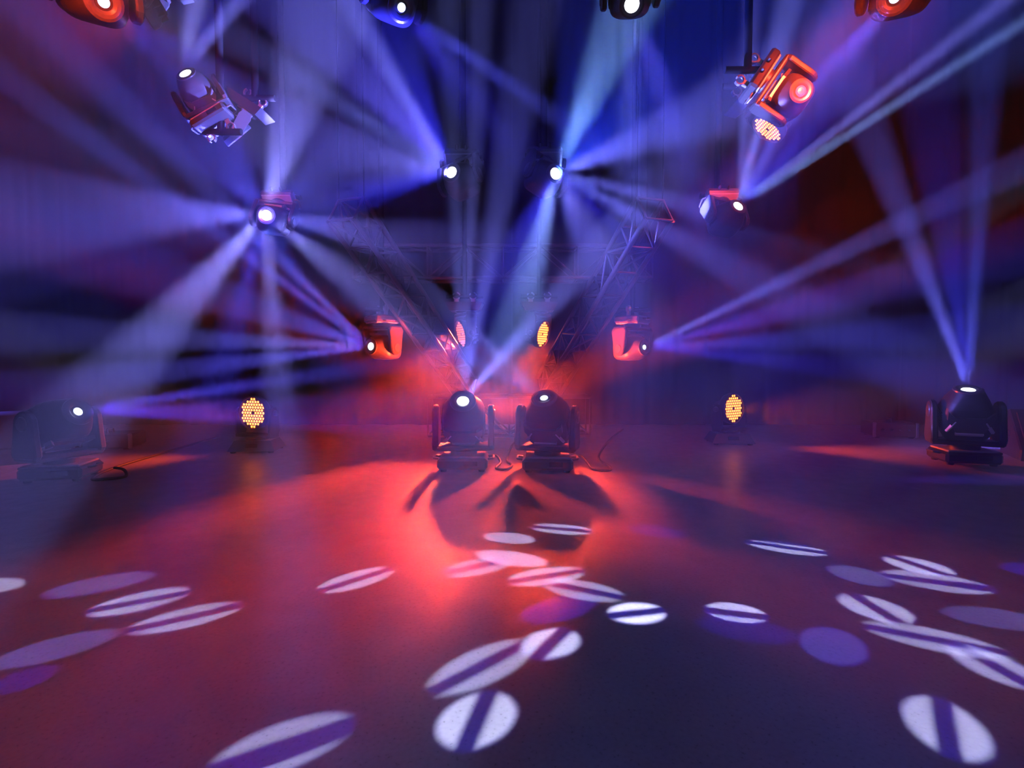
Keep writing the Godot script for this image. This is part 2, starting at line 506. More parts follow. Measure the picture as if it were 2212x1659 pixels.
func hanging_wire(owner: Node3D, low: Vector3) -> void:
	put("hanging_wire", shared.rod, mat.pipe, owner, along(low, Vector3(low.x, CEILING - 0.01, low.z), 0.004))

# ------------------------------------------------------------------ pleated drape
func drape(width: float, height: float, folds: float, seed_: int) -> ArrayMesh:
	var st := begin()
	var rng := RandomNumberGenerator.new()
	rng.seed = seed_
	var cols := int(width * 40)
	var phase := rng.randf() * TAU
	var rows := 10
	var at := func(i: int, j: int) -> Vector3:
		var x := width * (float(i) / cols - 0.5)
		var y := height * float(j) / rows
		var w := sin(x * folds + phase + 0.35 * sin(y * 1.3 + x)) + 0.35 * sin(x * folds * 2.3 + phase * 2.0)
		return Vector3(x, y, w * (0.032 + 0.012 * (1.0 - y / height)))
	for i in cols:
		for j in rows:
			var v := [at.call(i, j), at.call(i + 1, j), at.call(i + 1, j + 1), at.call(i, j + 1)]
			var n0: Vector3 = Vector3.UP.cross(at.call(i - 1, j) - at.call(i + 1, j)).normalized()
			var n1: Vector3 = Vector3.UP.cross(at.call(i, j) - at.call(i + 2, j)).normalized()
			if n0.z < 0: n0 = -n0
			if n1.z < 0: n1 = -n1
			tri(st, v[0], v[1], v[2], n0, n1, n1)
			tri(st, v[0], v[2], v[3], n0, n1, n0)
	return st.commit()

func _ready() -> void:
	# ---------------------------------------------------------------- camera, sky, exposure
	var cam := Camera3D.new()
	cam.name = "camera"
	add_child(cam)
	cam.fov = 71.61
	cam.position = Vector3(0, 0.81, 0)
	cam.rotation_degrees.x = -2.465
	cam.near = 0.02
	cam.far = 60.0
	var around := WorldEnvironment.new()
	around.name = "surroundings"
	var env := Environment.new()
	env.background_mode = Environment.BG_COLOR
	env.background_color = Color.BLACK
	env.tonemap_mode = Environment.TONE_MAPPER_LINEAR
	env.tonemap_exposure = 1.0
	env.sdfgi_enabled = true
	env.ssao_enabled = true
	env.ssil_enabled = true
	env.volumetric_fog_enabled = true
	env.volumetric_fog_density = 0.045
	env.volumetric_fog_albedo = Color.WHITE
	env.volumetric_fog_anisotropy = 0.40
	around.environment = env
	add_child(around)
	make_materials()
	head_meshes()
	wash_meshes()

	# ---------------------------------------------------------------- the room
	structure("floor", box(Vector3(20, 0.3, 16)), mat.floor, Vector3(0, -0.15, 1))
	structure("ceiling", box(Vector3(20, 0.2, 16)), mat.plaster, Vector3(0, CEILING + 0.1, 1))
	structure("wall_back", box(Vector3(20, CEILING, 0.2)), mat.plaster, Vector3(0, CEILING / 2, -6.9))
	structure("wall_front", box(Vector3(20, CEILING, 0.2)), mat.plaster, Vector3(0, CEILING / 2, 8.9))
	structure("wall_left", box(Vector3(0.2, CEILING, 16)), mat.plaster, Vector3(-9.9, CEILING / 2, 1))
	structure("wall_right", box(Vector3(0.2, CEILING, 16)), mat.plaster, Vector3(9.9, CEILING / 2, 1))
	for k in 8:
		var c := part("black_drape", drape(2.38, 5.6, 15.0, 11 + k), mat.velvet, self, Transform3D(Basis(), Vector3(-8.4 + k * 2.4, 0.02, -6.6)))
		c.name = numbered("black_drape")
		c.set_meta("label", "black pleated drape hanging along the back wall behind the trusses")
		c.set_meta("category", "curtain")
		c.set_meta("group", "black drapes on the back wall")
	# added dim fill panels on the ceiling behind the camera, lifting the dark tones
	for x in [-1.5, 1.5]:
		var hl := thing("added_fill_panel", "dim flat added fill light panel on the ceiling behind the camera", "fill light", Vector3(x, CEILING - 0.004, 0.5), "added fill light panels")
		part("housing", box(Vector3(1.6, 0.08, 0.6), 0.01), mat.pipe, hl, Transform3D(Basis(), Vector3(0, -0.04, 0)))
		part("light_diffuser", box(Vector3(1.5, 0.02, 0.5), 0.004), mat.fill_glow, hl, Transform3D(Basis(), Vector3(0, -0.09, 0)))
		var al := AreaLight3D.new()
		al.name = "panel_light"
		hl.add_child(al)
		al.position = Vector3(0, -0.11, 0)
		al.rotation_degrees.x = -90
		al.area_size = Vector2(1.5, 0.5)
		al.light_color = Color(0.95, 0.93, 1.0)
		al.light_energy = 0.60
		al.shadow_enabled = true

	# ---------------------------------------------------------------- trusses
	var t: Node3D
	t = truss("raked box truss rising beside the moving head whose beams pass a floor wash light", Vector3(-0.514, 0.528, -5.900), Vector3(-1.214, 1.921, -3.950), 0.22, Vector3(0.00, 1.00, 0.00), 9, "raked trusses", 0.00)
	hanging_wire(t, Vector3(-1.089, 1.989, -3.971))
	hanging_wire(t, Vector3(-1.296, 1.989, -4.046))
	t = truss("raked box truss rising beside the moving head with four slim level beams", Vector3(0.401, 0.528, -5.900), Vector3(1.044, 1.921, -3.950), 0.22, Vector3(0.00, 1.00, 0.00), 9, "raked trusses", 0.00)
	hanging_wire(t, Vector3(1.129, 1.989, -4.043))
	hanging_wire(t, Vector3(0.920, 1.989, -3.974))
	t = truss("level box truss spanning behind the raked trusses, its chords faintly red", Vector3(-1.781, 1.922, -6.150), Vector3(1.569, 1.922, -6.150), 0.30, Vector3(0.00, 1.00, 0.00), 8, "", 0.36)
	hanging_wire(t, Vector3(-1.714, 2.102, -6.300))
	hanging_wire(t, Vector3(-1.714, 2.102, -6.000))
	hanging_wire(t, Vector3(1.502, 2.102, -6.300))
	hanging_wire(t, Vector3(1.502, 2.102, -6.000))
	t = truss("low aluminium truss block on the floor behind the two floor heads", Vector3(-0.891, 0.225, -5.800), Vector3(0.830, 0.225, -5.800), 0.34, Vector3(0.00, 1.00, 0.00), 4, "", 0.41)

	# ---------------------------------------------------------------- moving heads: [label, lens, base-to-head, aim, base side, lens kind, group, hung, size, beams, pipe]
	# each beam: [direction, half angle, colour, energy]
	var heads := [
		["moving head on a drop pipe throwing ten white-blue beams all around", Vector3(-1.641, 1.783, -3.600), Vector3(0.00, -0.75, 0.66), Vector3(0.100, 0.000, 0.995), Vector3(1.00, 0.00, 0.00), "lens_hot", "moving heads hanging on drop pipes", true, 0.62, [
			[Vector3(0.357, 0.922, 0.151), 13.75, Color(0.53, 0.53, 1.00), 151.4],
			[Vector3(-0.990, -0.037, 0.138), 13.84, Color(0.44, 0.43, 1.00), 173.1],
			[Vector3(0.079, -0.548, 0.832), 4.00, Color(0.54, 0.54, 1.00), 149.3],
			[Vector3(0.382, -0.459, 0.802), 1.31, Color(0.53, 0.51, 1.00), 228.9],
			[Vector3(0.325, -0.433, 0.841), 1.45, Color(0.25, 0.26, 1.00), 115.0],
			[Vector3(0.604, -0.407, 0.686), 3.14, Color(0.54, 0.52, 1.00), 88.1],
			[Vector3(0.966, -0.155, -0.206), 10.45, Color(0.46, 0.44, 1.00), 119.5],
			[Vector3(0.450, -0.396, 0.801), 1.55, Color(0.25, 0.30, 1.00), 48.8],
			[Vector3(-0.555, 0.798, 0.234), 24.77, Color(0.32, 0.32, 1.00), 40.4],
			[Vector3(0.775, 0.632, 0.000), 14.08, Color(0.32, 0.32, 1.00), 28.0]], "black drop pipe holding the beam light left of the centre pair"],
		["moving head on a drop pipe fanning beams up and sideways above the floor heads", Vector3(-0.370, 1.961, -3.300), Vector3(0.00, -0.75, 0.66), Vector3(-0.350, 0.100, 0.931), Vector3(1.00, 0.00, 0.00), "lens_hot", "moving heads hanging on drop pipes", true, 0.62, [
			[Vector3(-0.522, 0.842, 0.136), 4.53, Color(0.45, 0.45, 1.00), 568.0],
			[Vector3(-0.691, 0.712, 0.126), 11.55, Color(0.38, 0.35, 1.00), 174.8],
			[Vector3(-0.395, 0.905, 0.160), 11.03, Color(0.19, 0.19, 1.00), 97.5],
			[Vector3(-0.856, 0.517, 0.000), 4.61, Color(0.44, 0.46, 1.00), 276.2],
			[Vector3(-0.955, 0.232, -0.182), 15.82, Color(0.45, 0.44, 1.00), 97.7],
			[Vector3(-0.981, -0.130, -0.146), 6.42, Color(0.33, 0.32, 1.00), 217.8],
			[Vector3(-0.951, -0.251, -0.180), 6.19, Color(0.13, 0.17, 1.00), 137.3]], "black drop pipe holding the side-fanning beam light above the floor heads"],
		["moving head on a drop pipe with a pale cyan beam rising from its white lens", Vector3(0.265, 1.953, -3.300), Vector3(0.00, -0.75, 0.66), Vector3(0.447, -0.050, 0.893), Vector3(1.00, 0.00, 0.00), "lens_hot", "moving heads hanging on drop pipes", true, 0.62, [
			[Vector3(0.400, 0.894, 0.204), 11.57, Color(0.47, 0.64, 1.00), 153.1],
			[Vector3(0.217, 0.952, 0.217), 15.76, Color(0.16, 0.24, 1.00), 31.5],
			[Vector3(0.902, 0.404, -0.152), 10.68, Color(0.45, 0.46, 1.00), 175.5],
			[Vector3(0.906, -0.070, -0.418), 4.04, Color(0.43, 0.43, 1.00), 431.9],
			[Vector3(0.872, -0.330, -0.362), 4.76, Color(0.41, 0.41, 1.00), 413.2],
			[Vector3(0.043, -0.519, 0.854), 3.85, Color(0.44, 0.43, 1.00), 40.1],
			[Vector3(-0.145, -0.574, 0.806), 2.58, Color(0.50, 0.60, 1.00), 141.6],
			[Vector3(0.280, -0.576, 0.768), 3.39, Color(0.20, 0.17, 1.00), 36.6],
			[Vector3(-0.189, -0.525, 0.830), 3.21, Color(0.23, 0.22, 1.00), 46.3],
			[Vector3(0.729, 0.666, -0.155), 25.69, Color(0.11, 0.22, 1.00), 59.8]], "black drop pipe holding the light with the cyan beam"],
		["moving head on a drop pipe sending narrow beams upward beside the orange wash light", Vector3(1.510, 1.844, -3.600), Vector3(0.00, -0.75, 0.66), Vector3(0.252, 0.453, 0.855), Vector3(1.00, 0.00, 0.00), "lens_hot", "moving heads hanging on drop pipes", true, 0.62, [
			[Vector3(-0.020, 0.988, 0.155), 2.88, Color(0.47, 0.47, 1.00), 434.6],
			[Vector3(0.164, 0.972, 0.167), 4.33, Color(0.48, 0.50, 1.00), 424.4],
			[Vector3(0.419, 0.886, 0.198), 6.95, Color(0.36, 0.37, 1.00), 194.0],
			[Vector3(0.786, 0.610, 0.100), 1.58, Color(0.49, 0.49, 1.00), 2208.7],
			[Vector3(0.839, 0.536, 0.096), 1.07, Color(0.51, 0.63, 1.00), 3647.6],
			[Vector3(0.661, 0.732, 0.164), 9.04, Color(0.23, 0.24, 1.00), 101.0]], "black drop pipe holding the light with narrow upward beams"],
		["moving head high over the stage with a yellow-lit ribbed side and three upward beams", Vector3(-1.918, 2.498, -3.200), Vector3(-0.50, 0.86, -0.05), Vector3(-0.121, 0.503, 0.856), Vector3(0.86, 0.50, 0.00), "lens_hot", "moving heads hung beside the trusses", true, 0.62, [
			[Vector3(0.330, 0.869, 0.369), 7.48, Color(0.51, 0.52, 1.00), 52.9],
			[Vector3(0.469, 0.813, 0.345), 7.01, Color(0.53, 0.53, 1.00), 92.2],
			[Vector3(0.761, 0.597, 0.254), 4.69, Color(0.47, 0.47, 1.00), 199.9],
			[Vector3(0.648, 0.701, 0.297), 8.22, Color(0.21, 0.22, 1.00), 27.6]], "black drop pipe holding the head with the yellow ribbed side"],
		["moving head high on a drop pipe with two faint beams slanting down", Vector3(-0.603, 2.742, -3.000), Vector3(0.00, -1.00, 0.00), Vector3(0.424, -0.675, 0.604), Vector3(1.00, 0.00, 0.00), "lens_warm", "moving heads hanging on drop pipes", true, 0.80, [
			[Vector3(0.321, -0.664, 0.675), 0.93, Color(0.33, 0.32, 1.00), 80.9],
			[Vector3(0.585, -0.649, 0.487), 1.76, Color(0.33, 0.34, 1.00), 150.4],
			[Vector3(0.353, -0.691, 0.631), 5.05, Color(0.20, 0.15, 1.00), 11.8]], "black drop pipe holding the high light with two faint beams"],
		["moving head high on a drop pipe with five pale beams pointing down", Vector3(0.503, 2.304, -2.300), Vector3(0.00, -1.00, 0.00), Vector3(-0.068, -0.766, 0.639), Vector3(1.00, 0.00, 0.00), "lens_hot", "moving heads hanging on drop pipes", true, 0.55, [
			[Vector3(-0.136, -0.804, 0.578), 2.98, Color(0.48, 0.53, 1.00), 21.1],
			[Vector3(-0.078, -0.720, 0.689), 1.58, Color(0.42, 0.39, 1.00), 29.0],
			[Vector3(0.005, -0.787, 0.616), 1.70, Color(0.34, 0.32, 1.00), 44.8],
			[Vector3(-0.142, -0.736, 0.662), 1.59, Color(0.35, 0.34, 1.00), 36.3],
			[Vector3(0.010, -0.771, 0.637), 2.55, Color(0.35, 0.34, 1.00), 27.6]], "black drop pipe holding the high light with five downward beams"],
		["moving head low beside the raked truss, beams fanning level past a floor wash light", Vector3(-1.275, 0.943, -4.800), Vector3(0.00, -1.00, 0.00), Vector3(-0.498, 0.030, 0.867), Vector3(0.60, 0.00, 0.80), "lens_hot", "moving heads hung beside the trusses", true, 0.78, [
			[Vector3(-0.677, 0.715, 0.175), 2.91, Color(0.41, 0.40, 1.00), 703.6],
			[Vector3(-0.775, 0.608, 0.174), 2.26, Color(0.38, 0.37, 1.00), 948.2],
			[Vector3(-0.929, 0.327, 0.175), 8.06, Color(0.39, 0.37, 1.00), 140.9],
			[Vector3(-0.982, 0.036, 0.184), 4.08, Color(0.45, 0.43, 1.00), 383.4],
			[Vector3(-0.978, -0.130, 0.165), 3.67, Color(0.36, 0.34, 1.00), 513.3]], "black drop pipe holding the low head with level beams past a wash light"],
		["moving head low beside the raked truss, four slim beams fanning toward the dark wall", Vector3(1.195, 0.935, -4.800), Vector3(0.00, -1.00, 0.00), Vector3(0.548, 0.030, 0.836), Vector3(0.60, 0.00, -0.80), "lens_warm", "moving heads hung beside the trusses", true, 0.78, [
			[Vector3(0.900, 0.436, 0.000), 2.61, Color(0.45, 0.44, 1.00), 971.3],
			[Vector3(0.967, 0.256, 0.000), 4.80, Color(0.29, 0.26, 1.00), 292.6],
			[Vector3(0.999, 0.048, 0.000), 4.46, Color(0.30, 0.29, 1.00), 327.8],
			[Vector3(0.995, -0.097, 0.000), 4.33, Color(0.23, 0.18, 1.00), 266.3]], "black drop pipe holding the low head with four slim level beams"],
		["floor-standing moving head with bright lens and beams rising, red glow over its front", Vector3(-0.356, 0.525, -3.850), Vector3(0.00, 1.00, 0.00), Vector3(0.037, 0.682, 0.730), Vector3(1.00, 0.00, 0.00), "lens_hot", "moving heads standing on the floor", false, 1.00, [
			[Vector3(0.029, 0.808, 0.589), 1.53, Color(0.49, 0.52, 1.00), 405.6],
			[Vector3(0.092, 0.805, 0.586), 1.52, Color(0.50, 0.51, 1.00), 533.6],
			[Vector3(0.197, 0.805, 0.559), 3.29, Color(0.46, 0.46, 1.00), 242.8],
			[Vector3(0.655, 0.712, 0.255), 5.25, Color(0.49, 0.50, 1.00), 263.8]], ""],
		["floor-standing moving head in purple shade, beams leaning across its lit neighbour", Vector3(0.231, 0.549, -3.850), Vector3(0.00, 1.00, 0.00), Vector3(-0.172, 0.801, 0.573), Vector3(1.00, 0.00, 0.05), "lens_warm", "moving heads standing on the floor", false, 1.00, [
			[Vector3(-0.699, 0.638, 0.322), 3.87, Color(0.51, 0.51, 1.00), 140.2],
			[Vector3(-0.844, 0.438, 0.309), 3.71, Color(0.43, 0.43, 1.00), 131.6]], ""],
		["floor-standing moving head with a red rim-lit yoke beside the wedge monitor, beams upward", Vector3(3.477, 0.599, -4.050), Vector3(0.00, 1.00, 0.00), Vector3(-0.140, 0.950, 0.279), Vector3(1.00, 0.00, 0.25), "lens_hot", "moving heads standing on the floor", false, 1.00, [
			[Vector3(-0.474, 0.871, 0.129), 3.34, Color(0.41, 0.41, 1.00), 323.8],
			[Vector3(-0.108, 0.983, 0.146), 2.83, Color(0.33, 0.36, 1.00), 368.3],
			[Vector3(-0.281, 0.949, 0.140), 5.19, Color(0.21, 0.21, 1.00), 121.3]], ""],
		["floor-standing moving head facing sideways with an orange-lit base end and violet beams", Vector3(-2.939, 0.471, -3.600), Vector3(0.00, 1.00, 0.00), Vector3(0.875, 0.410, 0.258), Vector3(1.00, 0.00, -0.25), "lens_warm", "moving heads standing on the floor", false, 1.00, [
			[Vector3(0.989, 0.148, 0.000), 1.85, Color(0.33, 0.29, 1.00), 450.4],
			[Vector3(1.000, 0.029, 0.000), 2.11, Color(0.42, 0.27, 1.00), 232.4],
			[Vector3(0.999, -0.043, 0.000), 2.58, Color(0.33, 0.22, 1.00), 238.8]], ""],
		["moving head near the ceiling, red-lit front with two violet beams", Vector3(-1.785, 2.379, -2.400), Vector3(0.20, -0.95, 0.00), Vector3(0.673, -0.554, 0.490), Vector3(1.00, 0.00, 0.00), "lens_warm", "moving heads hung beside the trusses", true, 0.80, [
			[Vector3(0.607, -0.567, 0.558), 1.28, Color(0.35, 0.30, 1.00), 47.9],
			[Vector3(0.733, -0.537, 0.418), 2.80, Color(0.32, 0.27, 1.00), 26.4]], "black drop pipe holding the red-fronted head with two violet beams"],
		["moving head near the ceiling, pink front and three violet beams", Vector3(1.813, 2.529, -2.600), Vector3(-0.20, -0.95, 0.00), Vector3(-0.580, -0.605, 0.546), Vector3(1.00, 0.00, 0.00), "lens_warm", "moving heads hung beside the trusses", true, 0.80, [
			[Vector3(-0.592, -0.612, 0.524), 1.44, Color(0.40, 0.36, 1.00), 53.0],
			[Vector3(-0.556, -0.616, 0.558), 1.15, Color(0.38, 0.34, 1.00), 48.3],
			[Vector3(-0.592, -0.585, 0.555), 1.11, Color(0.33, 0.31, 1.00), 131.9]], "black drop pipe holding the pink-fronted head with three violet beams"],
		["moving head over the stage showing its pink C-shaped yoke and round silver lens", Vector3(1.594, 2.298, -3.000), Vector3(0.84, -0.54, 0.05), Vector3(-0.078, -0.214, 0.974), Vector3(0.50, 0.80, 0.00), "lens_dim", "moving heads hung beside the trusses", true, 0.66, [
			[Vector3(-0.415, -0.625, 0.662), 3.03, Color(0.29, 0.25, 1.00), 8.3]], "black drop pipe holding the head with the pink C-shaped yoke"],
	]
	for h in heads:
		var o := moving_head(h[0], h[1], h[2], h[3], h[4], mat[h[5]], h[6], h[7], h[8])
		var front: Vector3 = h[1] + h[3].normalized() * 0.012
		for b in h[9]: beam(o, front, b[0], b[1], b[2], b[3])
		if h[10]: drop_pipe(o, h[10], h[8], -h[2])

	# ---------------------------------------------------------------- LED wash lights: [label, face, base-to-head, aim, base side, group, hung, size, lamps, some added off the face aim to redden what stands near]
	var washes := [
		["LED wash light hung low, its narrow pink-lit LED face turned past the floor heads", Vector3(-0.524, 1.086, -5.500), Vector3(0.00, -1.00, 0.00), Vector3(-0.88, -0.20, 0.42), Vector3(1.00, 0.00, 0.00), "LED wash lights hung above the stage", true, 0.95, [[Vector3(-0.140, -0.430, 0.880), 18.0, Color(1.00, 0.26, 0.15), 150.0, 1.00], [Vector3(0.200, 0.750, -0.600), 40.0, Color(1.00, 0.26, 0.15), 2.5, 1.00], [Vector3(0.450, -0.370, 0.810), 15.0, Color(1.00, 0.26, 0.15), 42.0, 0.70], [Vector3(0.100, -0.460, 0.880), 12.0, Color(1.00, 0.26, 0.15), 40.0, 0.70]], "led_red", "black drop pipe holding the wash light with the narrow pink face"],
		["LED wash light hung low with a tall narrow yellow face above the floor heads", Vector3(0.315, 1.086, -5.500), Vector3(0.00, -1.00, 0.00), Vector3(0.85, -0.20, 0.48), Vector3(1.00, 0.00, 0.00), "LED wash lights hung above the stage", true, 0.95, [[Vector3(-0.220, -0.440, 0.870), 16.0, Color(1.00, 0.26, 0.15), 44.0, 1.00], [Vector3(0.020, -0.470, 0.880), 12.0, Color(1.00, 0.26, 0.15), 50.0, 0.80], [Vector3(-0.200, 0.750, -0.600), 40.0, Color(1.00, 0.26, 0.15), 2.5, 1.00]], "led", "black drop pipe holding the wash light with the tall yellow face"],
		["LED wash light standing on the floor, yellow honeycomb face by the sideways moving head", Vector3(-2.320, 0.346, -4.750), Vector3(0.00, 1.00, 0.00), Vector3(-0.30, 0.02, 0.95), Vector3(1.00, 0.00, -0.10), "LED wash lights on the floor", false, 1.00, [[Vector3(-0.850, -0.100, 0.500), 34.0, Color(1.00, 0.30, 0.10), 9.0, 1.00]], "led", ""],
		["LED wash light on the floor, oval yellow face lighting the floor toward a wedge monitor", Vector3(2.171, 0.346, -5.200), Vector3(0.00, 1.00, 0.00), Vector3(0.52, 0.02, 0.85), Vector3(1.00, 0.00, 0.10), "LED wash lights on the floor", false, 1.00, [[Vector3(0.900, -0.080, 0.420), 30.0, Color(1.00, 0.30, 0.10), 12.0, 1.00]], "led", ""],
		["LED wash light hung under the pink yoke, slanted orange LED face", Vector3(1.883, 2.514, -4.000), Vector3(0.55, -0.80, 0.00), Vector3(-0.63, -0.77, -0.10), Vector3(1.00, 0.00, 0.00), "LED wash lights hung above the stage", true, 0.85, [[Vector3(-0.630, -0.770, 0.000), 22.0, Color(1.00, 0.26, 0.15), 4.0, 1.00]], "led", "black drop pipe holding the wash light with the slanted orange face"],
		["LED wash light hung edge-on as a thin red rim", Vector3(-1.737, 2.239, -3.450), Vector3(-0.50, -0.80, 0.00), Vector3(0.60, -0.75, -0.60), Vector3(1.00, 0.00, 0.00), "LED wash lights hung above the stage", true, 0.62, [[Vector3(-0.710, 0.710, 0.050), 24.0, Color(1.00, 0.26, 0.15), 16.0, 0.80]], "led_red", "black drop pipe holding the wash light seen as a thin red rim"],  # its lamp is added, aimed off the face to light the neighbouring head
		["LED wash light near the ceiling with a red finned edge", Vector3(-2.080, 2.786, -3.100), Vector3(-0.50, -0.80, 0.00), Vector3(-0.84, -0.50, 0.20), Vector3(1.00, 0.00, 0.00), "LED wash lights hung above the stage", true, 0.60, [[Vector3(-0.800, -0.200, 0.300), 60.0, Color(1.00, 0.26, 0.15), 4.0, 1.00]], "led_red", "black drop pipe holding the wash light with the red finned edge"],
		["unseen LED wash light near the ceiling, placed to redden the pink-yoked moving head", Vector3(1.664, 2.448, -2.100), Vector3(0.50, -0.80, 0.00), Vector3(-0.35, -0.30, -0.85), Vector3(1.00, 0.00, 0.00), "LED wash lights hung above the stage", true, 0.80, [[Vector3(-0.090, -0.090, -0.990), 13.0, Color(1.00, 0.26, 0.15), 40.0, 0.80], [Vector3(0.150, -0.250, -0.950), 42.0, Color(1.00, 0.26, 0.15), 5.0, 1.00]], "led_red", "black drop pipe holding the unseen wash light past the pink yoke"],  # out of view, placed to redden the C-shaped yoke and the haze
		["unseen small LED wash light on the floor behind the purple-shaded floor head", Vector3(0.401, 0.218, -4.500), Vector3(0.00, 1.00, 0.00), Vector3(-0.90, 0.41, -0.18), Vector3(1.00, 0.00, 0.00), "LED wash lights on the floor", false, 0.60, [[Vector3(-0.900, 0.410, -0.180), 10.0, Color(1.00, 0.26, 0.15), 170.0, 0.50]], "led_red", ""],  # hidden from view, placed to light the low head across the stage
		["unseen small LED wash light on the floor behind the red-lit floor head", Vector3(-0.421, 0.218, -4.500), Vector3(0.00, 1.00, 0.00), Vector3(0.89, 0.42, -0.18), Vector3(1.00, 0.00, 0.00), "LED wash lights on the floor", false, 0.60, [[Vector3(0.890, 0.420, -0.180), 10.0, Color(1.00, 0.26, 0.15), 170.0, 0.50]], "led_red", ""],  # kept out of sight, placed to light the opposite low head
		["unseen LED wash light near the ceiling, placed to light the red front of the two-beam violet head", Vector3(-1.666, 2.369, -1.900), Vector3(-0.30, -0.95, 0.00), Vector3(0.12, 0.00, -1.00), Vector3(1.00, 0.00, 0.00), "LED wash lights hung above the stage", true, 0.80, [[Vector3(-0.120, -0.100, -0.980), 38.0, Color(1.00, 0.26, 0.15), 6.0, 1.00]], "led_red", "black drop pipe holding the unseen wash light that reddens the two-beam violet head"],  # out of view, placed to redden that head and the haze round it
	]
	for w in washes:
		var o := wash_light(w[0], w[1], w[2], w[3], w[4], mat[w[9]], w[5], w[6], w[7])
		for b in w[8]: beam(o, w[1] + w[3].normalized() * 0.03, b[0], b[1], b[2], b[3], b[4], 0.10 * w[7])
		if w[10]: drop_pipe(o, w[10], w[7], -w[2])

